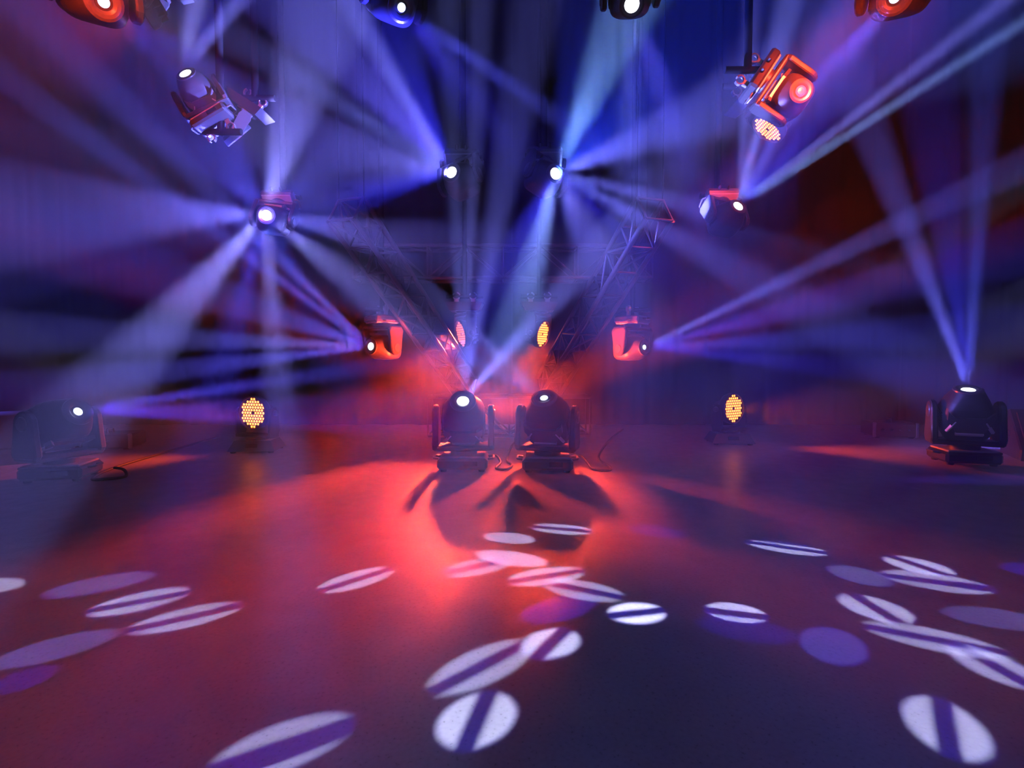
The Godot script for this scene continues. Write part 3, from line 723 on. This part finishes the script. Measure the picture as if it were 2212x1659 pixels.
	# ---------------------------------------------------------------- unseen projectors, placed out of view to throw the pools on the floor
	# [label, place, pool on the floor, half angle, white, blue, added stripe pipe foot or null]
	var pools := [
		["unseen twin-barrel projector placed above the audience side, throwing a spot on the stage floor", Vector3(-1.671, 5.300, 3.860), Vector3(0.962, 0.000, -1.148), 0.578, 389, 102, Vector3(-0.463, 2.200, 1.299), "added stripe-casting pipe hung from the ceiling over the audience side", Vector3(0.353, -0.000, 0.186)],
		["unseen twin-barrel projector placed above the audience side, throwing a spot on the stage floor", Vector3(4.232, 5.300, 1.054), Vector3(1.612, 0.000, -2.079), 0.783, 237, 66, Vector3(2.778, 2.200, -0.392), "added stripe-casting pipe hung from the ceiling over the audience side", Vector3(0.727, 0.000, -0.608)],
		["unseen twin-barrel projector placed above the audience side, throwing a spot on the stage floor", Vector3(3.202, 5.300, 0.952), Vector3(1.316, 0.000, -1.983), 0.798, 26, 55, null, "added stripe-casting pipe hung from the ceiling over the audience side", Vector3.ZERO],
		["unseen twin-barrel projector placed above the audience side, throwing a spot on the stage floor", Vector3(8.436, 4.994, 1.039), Vector3(1.560, 0.000, -1.925), 0.595, 412, 187, Vector3(4.987, 2.047, -0.418), "added stripe-casting pipe hung from the ceiling over the audience side", Vector3(-0.164, -0.000, 0.382)],
		["unseen twin-barrel projector placed above the audience side, throwing a spot on the stage floor", Vector3(2.842, 5.300, 1.667), Vector3(1.192, 0.000, -1.713), 0.798, 187, 58, Vector3(1.849, 2.200, 0.059), "added stripe-casting pipe hung from the ceiling over the audience side", Vector3(0.851, 0.000, -0.416)],
		["unseen twin-barrel projector placed above the audience side, throwing a spot on the stage floor", Vector3(-3.639, 5.300, -0.638), Vector3(0.401, 0.000, -1.680), 0.629, 571, 91, Vector3(-1.638, 2.200, -1.232), "added stripe-casting pipe hung from the ceiling over the audience side", Vector3(0.000, -0.000, 0.000)],
		["unseen twin-barrel projector placed above the audience side, throwing a spot on the stage floor", Vector3(4.871, 5.300, -0.610), Vector3(0.720, 0.000, -1.679), 0.606, 594, 94, Vector3(2.777, 2.200, -1.072), "added stripe-casting pipe hung from the ceiling over the audience side", Vector3(0.000, 0.000, -0.000)],
		["unseen twin-barrel projector placed above the audience side, throwing a spot on the stage floor", Vector3(7.732, 5.012, 0.989), Vector3(0.710, 0.000, -1.576), 0.470, 0, 127, null, "added stripe-casting pipe hung from the ceiling over the audience side", Vector3.ZERO],
		["unseen twin-barrel projector placed above the audience side, throwing a spot on the stage floor", Vector3(8.212, 4.472, 1.144), Vector3(1.193, 0.000, -2.283), 0.499, 756, 210, Vector3(4.670, 1.786, -0.502), "added stripe-casting pipe hung from the ceiling over the audience side", Vector3(0.000, 0.000, -0.000)],
		["unseen twin-barrel projector placed above the audience side, throwing a spot on the stage floor", Vector3(-1.997, 5.300, 2.268), Vector3(0.916, 0.000, -1.486), 0.662, 19, 124, null, "added stripe-casting pipe hung from the ceiling over the audience side", Vector3.ZERO],
		["unseen twin-barrel projector placed above the audience side, throwing a spot on the stage floor", Vector3(8.301, 4.086, 2.261), Vector3(1.228, 0.000, -1.519), 0.466, 537, 224, Vector3(4.748, 1.593, 0.403), "added stripe-casting pipe hung from the ceiling over the audience side", Vector3(-0.182, -0.000, 0.340)],
		["unseen twin-barrel projector placed above the audience side, throwing a spot on the stage floor", Vector3(2.050, 5.300, 3.671), Vector3(1.282, 0.000, -1.383), 0.610, 210, 88, Vector3(1.592, 2.200, 1.155), "added stripe-casting pipe hung from the ceiling over the audience side", Vector3(0.000, 0.000, -0.000)],
		["unseen twin-barrel projector placed above the audience side, throwing a spot on the stage floor", Vector3(8.839, 5.029, -0.166), Vector3(1.525, 0.000, -1.648), 0.470, 59, 147, null, "added stripe-casting pipe hung from the ceiling over the audience side", Vector3.ZERO],
		["unseen twin-barrel projector placed above the audience side, throwing a spot on the stage floor", Vector3(-2.798, 5.300, -0.225), Vector3(1.998, 0.000, -2.040), 0.508, 0, 92, null, "added stripe-casting pipe hung from the ceiling over the audience side", Vector3.ZERO],
		["unseen twin-barrel projector placed above the audience side, throwing a spot on the stage floor", Vector3(-3.224, 5.300, 1.554), Vector3(0.112, 0.000, -1.497), 0.608, 373, 86, Vector3(-1.525, 2.200, 0.062), "added stripe-casting pipe hung from the ceiling over the audience side", Vector3(-0.687, 0.000, -0.751)],
		["unseen twin-barrel projector placed above the audience side, throwing a spot on the stage floor", Vector3(-5.752, 4.086, 4.283), Vector3(-0.078, 0.000, -1.384), 0.417, 613, 219, Vector3(-2.968, 1.593, 1.396), "added stripe-casting pipe hung from the ceiling over the audience side", Vector3(0.000, -0.000, 0.000)],
		["unseen twin-barrel projector placed above the audience side, throwing a spot on the stage floor", Vector3(-2.624, 5.300, 2.568), Vector3(-0.079, 0.000, -1.173), 0.671, 355, 71, Vector3(-1.278, 2.200, 0.747), "added stripe-casting pipe hung from the ceiling over the audience side", Vector3(-1.143, 0.000, -0.778)],
		["unseen twin-barrel projector placed above the audience side, throwing a spot on the stage floor", Vector3(-6.691, 4.933, 3.162), Vector3(-0.480, 0.000, -1.091), 0.493, 396, 180, Vector3(-3.646, 2.017, 0.948), "added stripe-casting pipe hung from the ceiling over the audience side", Vector3(0.157, -0.000, 0.230)],
		["unseen twin-barrel projector placed above the audience side, throwing a spot on the stage floor", Vector3(-5.854, 4.740, 3.563), Vector3(-0.575, 0.000, -1.945), 0.463, 542, 194, Vector3(-3.269, 1.920, 0.757), "added stripe-casting pipe hung from the ceiling over the audience side", Vector3(0.000, -0.000, 0.000)],
		["unseen twin-barrel projector placed above the audience side, throwing a spot on the stage floor", Vector3(-7.489, 4.569, 2.639), Vector3(-1.029, 0.000, -1.650), 0.488, 440, 180, Vector3(-4.300, 1.834, 0.432), "added stripe-casting pipe hung from the ceiling over the audience side", Vector3(0.000, -0.000, 0.000)],
		["unseen twin-barrel projector placed above the audience side, throwing a spot on the stage floor", Vector3(-6.765, 5.300, 2.611), Vector3(-1.255, 0.000, -1.763), 0.563, 388, 162, Vector3(-4.106, 2.200, 0.303), "added stripe-casting pipe hung from the ceiling over the audience side", Vector3(0.417, -0.000, 0.525)],
		["unseen twin-barrel projector placed above the audience side, throwing a spot on the stage floor", Vector3(-7.729, 4.949, 2.297), Vector3(-1.497, 0.000, -1.905), 0.560, 75, 189, null, "added stripe-casting pipe hung from the ceiling over the audience side", Vector3.ZERO],
		["unseen twin-barrel projector placed above the audience side, throwing a spot on the stage floor", Vector3(-7.158, 4.869, 3.312), Vector3(-1.290, 0.000, -1.469), 0.462, 75, 188, null, "added stripe-casting pipe hung from the ceiling over the audience side", Vector3.ZERO],
		["unseen twin-barrel projector placed above the audience side, throwing a spot on the stage floor", Vector3(-3.584, 5.300, 1.076), Vector3(-1.244, 0.000, -1.323), 0.513, 0, 41, null, "added stripe-casting pipe hung from the ceiling over the audience side", Vector3.ZERO],
		["unseen twin-barrel projector placed above the audience side, throwing a spot on the stage floor", Vector3(3.348, 5.300, -0.696), Vector3(-1.857, 0.000, -1.890), 0.239, 233, 58, null, "added stripe-casting pipe hung from the ceiling over the audience side", Vector3.ZERO],
		["unseen twin-barrel projector placed above the audience side, throwing a spot on the stage floor", Vector3(6.510, 5.300, -0.211), Vector3(-0.013, 0.000, -2.409), 0.450, 406, 156, null, "added stripe-casting pipe hung from the ceiling over the audience side", Vector3.ZERO],
		["unseen twin-barrel projector placed above the audience side, throwing a spot on the stage floor", Vector3(7.188, 4.403, 0.990), Vector3(-0.003, 0.000, -2.157), 0.371, 629, 210, null, "added stripe-casting pipe hung from the ceiling over the audience side", Vector3.ZERO],
		["unseen twin-barrel projector placed above the audience side, throwing a spot on the stage floor", Vector3(-6.671, 4.638, 2.034), Vector3(-0.137, 0.000, -2.064), 0.419, 476, 198, null, "added stripe-casting pipe hung from the ceiling over the audience side", Vector3.ZERO],
		["unseen twin-barrel projector placed above the audience side, throwing a spot on the stage floor", Vector3(-7.171, 4.400, 0.931), Vector3(0.130, 0.000, -1.974), 0.388, 666, 208, Vector3(-3.548, 1.750, -0.591), "added stripe-casting pipe hung from the ceiling over the audience side", Vector3(0.000, -0.000, 0.000)],
		["unseen twin-barrel projector placed above the audience side, throwing a spot on the stage floor", Vector3(7.203, 4.709, 1.387), Vector3(0.251, 0.000, -1.852), 0.431, 503, 194, Vector3(3.695, 1.905, -0.165), "added stripe-casting pipe hung from the ceiling over the audience side", Vector3(0.000, 0.000, -0.000)],
		["unseen twin-barrel projector placed above the audience side, throwing a spot on the stage floor", Vector3(7.692, 4.639, -0.541), Vector3(0.243, 0.000, -2.537), 0.405, 566, 202, Vector3(3.948, 1.869, -1.466), "added stripe-casting pipe hung from the ceiling over the audience side", Vector3(0.000, 0.000, -0.000)],
		["unseen twin-barrel projector placed above the audience side, throwing a spot on the stage floor", Vector3(-6.431, 4.471, 2.485), Vector3(0.156, 0.000, -1.712), 0.398, 0, 263, null, "added stripe-casting pipe hung from the ceiling over the audience side", Vector3.ZERO],
		["unseen twin-barrel projector placed above the audience side, throwing a spot on the stage floor", Vector3(6.234, 5.300, 1.037), Vector3(0.691, 0.000, -2.503), 0.572, 0, 100, null, "added stripe-casting pipe hung from the ceiling over the audience side", Vector3.ZERO],
	]
	shared.projector = lathe([Vector2(0, -0.5), Vector2(0.09, -0.5), Vector2(0.11, -0.47), Vector2(0.11, -0.12), Vector2(0.085, -0.08), Vector2(0.085, 0.0), Vector2(0.07, 0.0), Vector2(0.07, -0.015), Vector2(0, -0.015)], 20, Transform3D(Basis(Vector3.RIGHT, PI / 2), Vector3.ZERO))
	shared.glass_disc = lathe([Vector2(0.068, -0.012), Vector2(0, 0.0)], 10, Transform3D(Basis(Vector3.RIGHT, PI / 2), Vector3.ZERO))
	for q in pools:
		var place: Vector3 = q[1]
		var d: Vector3 = (q[2] - place).normalized()
		var side := d.cross(Vector3.UP).normalized()
		var o := thing("unseen_pool_projector", q[0], "stage light", place, "unseen projectors over the seating side")
		put("crossbar", shared.rod, mat.pipe, o, along(place - side * 0.24 - d * 0.25 + Vector3(0, 0.16, 0), place + side * 0.24 - d * 0.25 + Vector3(0, 0.16, 0), 0.02))
		put("drop_rod", shared.rod, mat.pipe, o, along(place - d * 0.25 + Vector3(0, 0.16, 0), Vector3(place.x, CEILING, place.z) - Vector3(d.x, 0, d.z) * 0.25, 0.02))
		for k in [-1.0, 1.0]:
			var body := put("barrel", shared.projector, mat.plastic, o, Transform3D(Basis(-side, d.cross(-side), d), place + side * k * 0.15))
			part("lens", shared.glass_disc, mat.projector, body)
			put("hanger", shared.rod, mat.pipe, o, along(place + side * k * 0.15 - d * 0.25 + Vector3(0, 0.08, 0), place + side * k * 0.15 - d * 0.25 + Vector3(0, 0.16, 0), 0.012))
		if q[4] > 0: beam(o, place - side * 0.15 + d * 0.03, q[2] - (place - side * 0.15), q[3], Color(0.86, 0.88, 1.0), q[4], 0.12, 0.0)
		if q[5] > 0: beam(o, place + side * 0.15 + d * 0.03, q[2] - (place + side * 0.15), q[3] * 1.08, Color(0.18, 0.13, 1.0), q[5], 0.16, 0.0)
		if q[6] != null:  # added pipe that shades a stripe into the white pool
			var r := thing("added_stripe_pipe", q[7], "pipe", q[6], "added stripe pipes over the seating side")
			put("upright", shared.rod, mat.pipe, r, along(q[6], Vector3(q[6].x, CEILING - 0.005, q[6].z) + q[8], 0.011))
			put("end_cap", shared.rod, mat.rubber, r, along(q[6] - Vector3(0, 0.02, 0), q[6], 0.014))

	# ---------------------------------------------------------------- floor things
	# cables trailing from the two floor heads and lying on the floor
	for c in [
		["black power cable trailing from the red-lit floor head", [Vector3(-0.20, 0.065, -4.10), Vector3(-0.13, 0.07, -4.16), Vector3(-0.09, 0.03, -4.08), Vector3(-0.12, 0.012, -3.95), Vector3(-0.05, 0.012, -3.90), Vector3(0.0, 0.012, -4.05), Vector3(-0.04, 0.012, -4.30), Vector3(0.0, 0.012, -5.0), Vector3(0.06, 0.012, -5.35)], 0.010],
		["black power cable trailing from the purple-shaded floor head", [Vector3(0.44, 0.065, -4.10), Vector3(0.53, 0.07, -4.14), Vector3(0.58, 0.03, -4.04), Vector3(0.60, 0.012, -3.92), Vector3(0.70, 0.012, -3.86), Vector3(0.74, 0.012, -3.98), Vector3(0.72, 0.012, -4.4), Vector3(1.0, 0.012, -5.4), Vector3(1.3, 0.012, -6.2)], 0.010],
		["black cable on the floor by the orange-lit base of the sideways head", [Vector3(-2.80, 0.06, -3.72), Vector3(-2.72, 0.05, -3.70), Vector3(-2.68, 0.012, -3.66), Vector3(-2.74, 0.012, -3.58), Vector3(-2.86, 0.012, -3.60), Vector3(-3.0, 0.012, -4.1), Vector3(-3.1, 0.012, -5.6)], 0.010],
	]:
		var o := part("cable", tube(curved(c[1], 7), c[2], 8), mat.cable, self)
		o.name = numbered("cable")
		o.set_meta("label", c[0])
		o.set_meta("category", "cable")
	# wedge monitors at both edges of the stage: outline in (z, y)
	for w in [["black wedge floor monitor with a mesh grille beside the rim-lit moving head", Vector3(4.50, 0, -4.35), -0.5], ["black wedge floor monitor behind the sideways moving head", Vector3(-4.15, 0, -4.25), 0.6]]:
		var o := thing("wedge_monitor", w[0], "speaker", w[1], "wedge monitors")
		o.rotation.y = w[2]
		var outline := [Vector2(-0.24, 0.0), Vector2(0.24, 0.0), Vector2(0.26, 0.09), Vector2(-0.06, 0.40), Vector2(-0.20, 0.38)]
		part("cabinet", slab(outline, 0.62, 0.012), mat.plastic, o)
		part("grille", box(Vector3(0.54, 0.36, 0.014), 0.004), mat.grille, o, Transform3D(Basis(Vector3.RIGHT, -0.80), Vector3(0, 0.252, 0.108)))
		for k in [-1.0, 1.0]:
			part("carry_handle", box(Vector3(0.012, 0.05, 0.13), 0.004), mat.rubber, o, Transform3D(Basis(), Vector3(k * 0.312, 0.2, -0.06)))
			part("foot", box(Vector3(0.04, 0.012, 0.36), 0.003), mat.rubber, o, Transform3D(Basis(), Vector3(k * 0.25, -0.0, 0.0)))
	# low boxes in the dark at the back
	for b in [["black low power box on the floor behind the sideways head, cable on top", Vector3(-3.75, 0, -4.95), Vector3(0.46, 0.13, 0.34), 0.25], ["black low stage box in the dark between the oval wash light and rim-lit head", Vector3(4.05, 0, -5.7), Vector3(0.42, 0.15, 0.32), -0.2], ["small black connector box on the floor beside the dark stage box", Vector3(4.65, 0, -5.75), Vector3(0.22, 0.11, 0.22), 0.1]]:
		var o := thing("stage_box", b[0], "box", b[1])
		o.rotation.y = b[3]
		var s: Vector3 = b[2]
		var body := part("case", box(s, 0.014), mat.plastic, o, Transform3D(Basis(), Vector3(0, s.y / 2 + 0.012, 0)))
		for k in [-1.0, 1.0]:
			part("corner_guard", box(Vector3(0.03, s.y + 0.006, 0.03), 0.006), mat.steel, body, Transform3D(Basis(), Vector3(k * (s.x / 2 - 0.012), 0, s.z / 2 - 0.012)))
			for z in [-1.0, 1.0]: part("foot", shared.foot, mat.rubber, o, Transform3D(Basis(), Vector3(k * s.x * 0.38, 0, z * s.z * 0.38)))
		for k in 4: part("socket", shared.plug, mat.rubber, body, Transform3D(Basis(Vector3.UP, PI), Vector3((k - 1.5) * s.x * 0.2, 0, s.z / 2 - 0.01)))
		part("handle", shared.handle, mat.gloss, body, Transform3D(Basis(Vector3.BACK, PI / 2), Vector3(0, s.y / 2, 0)))
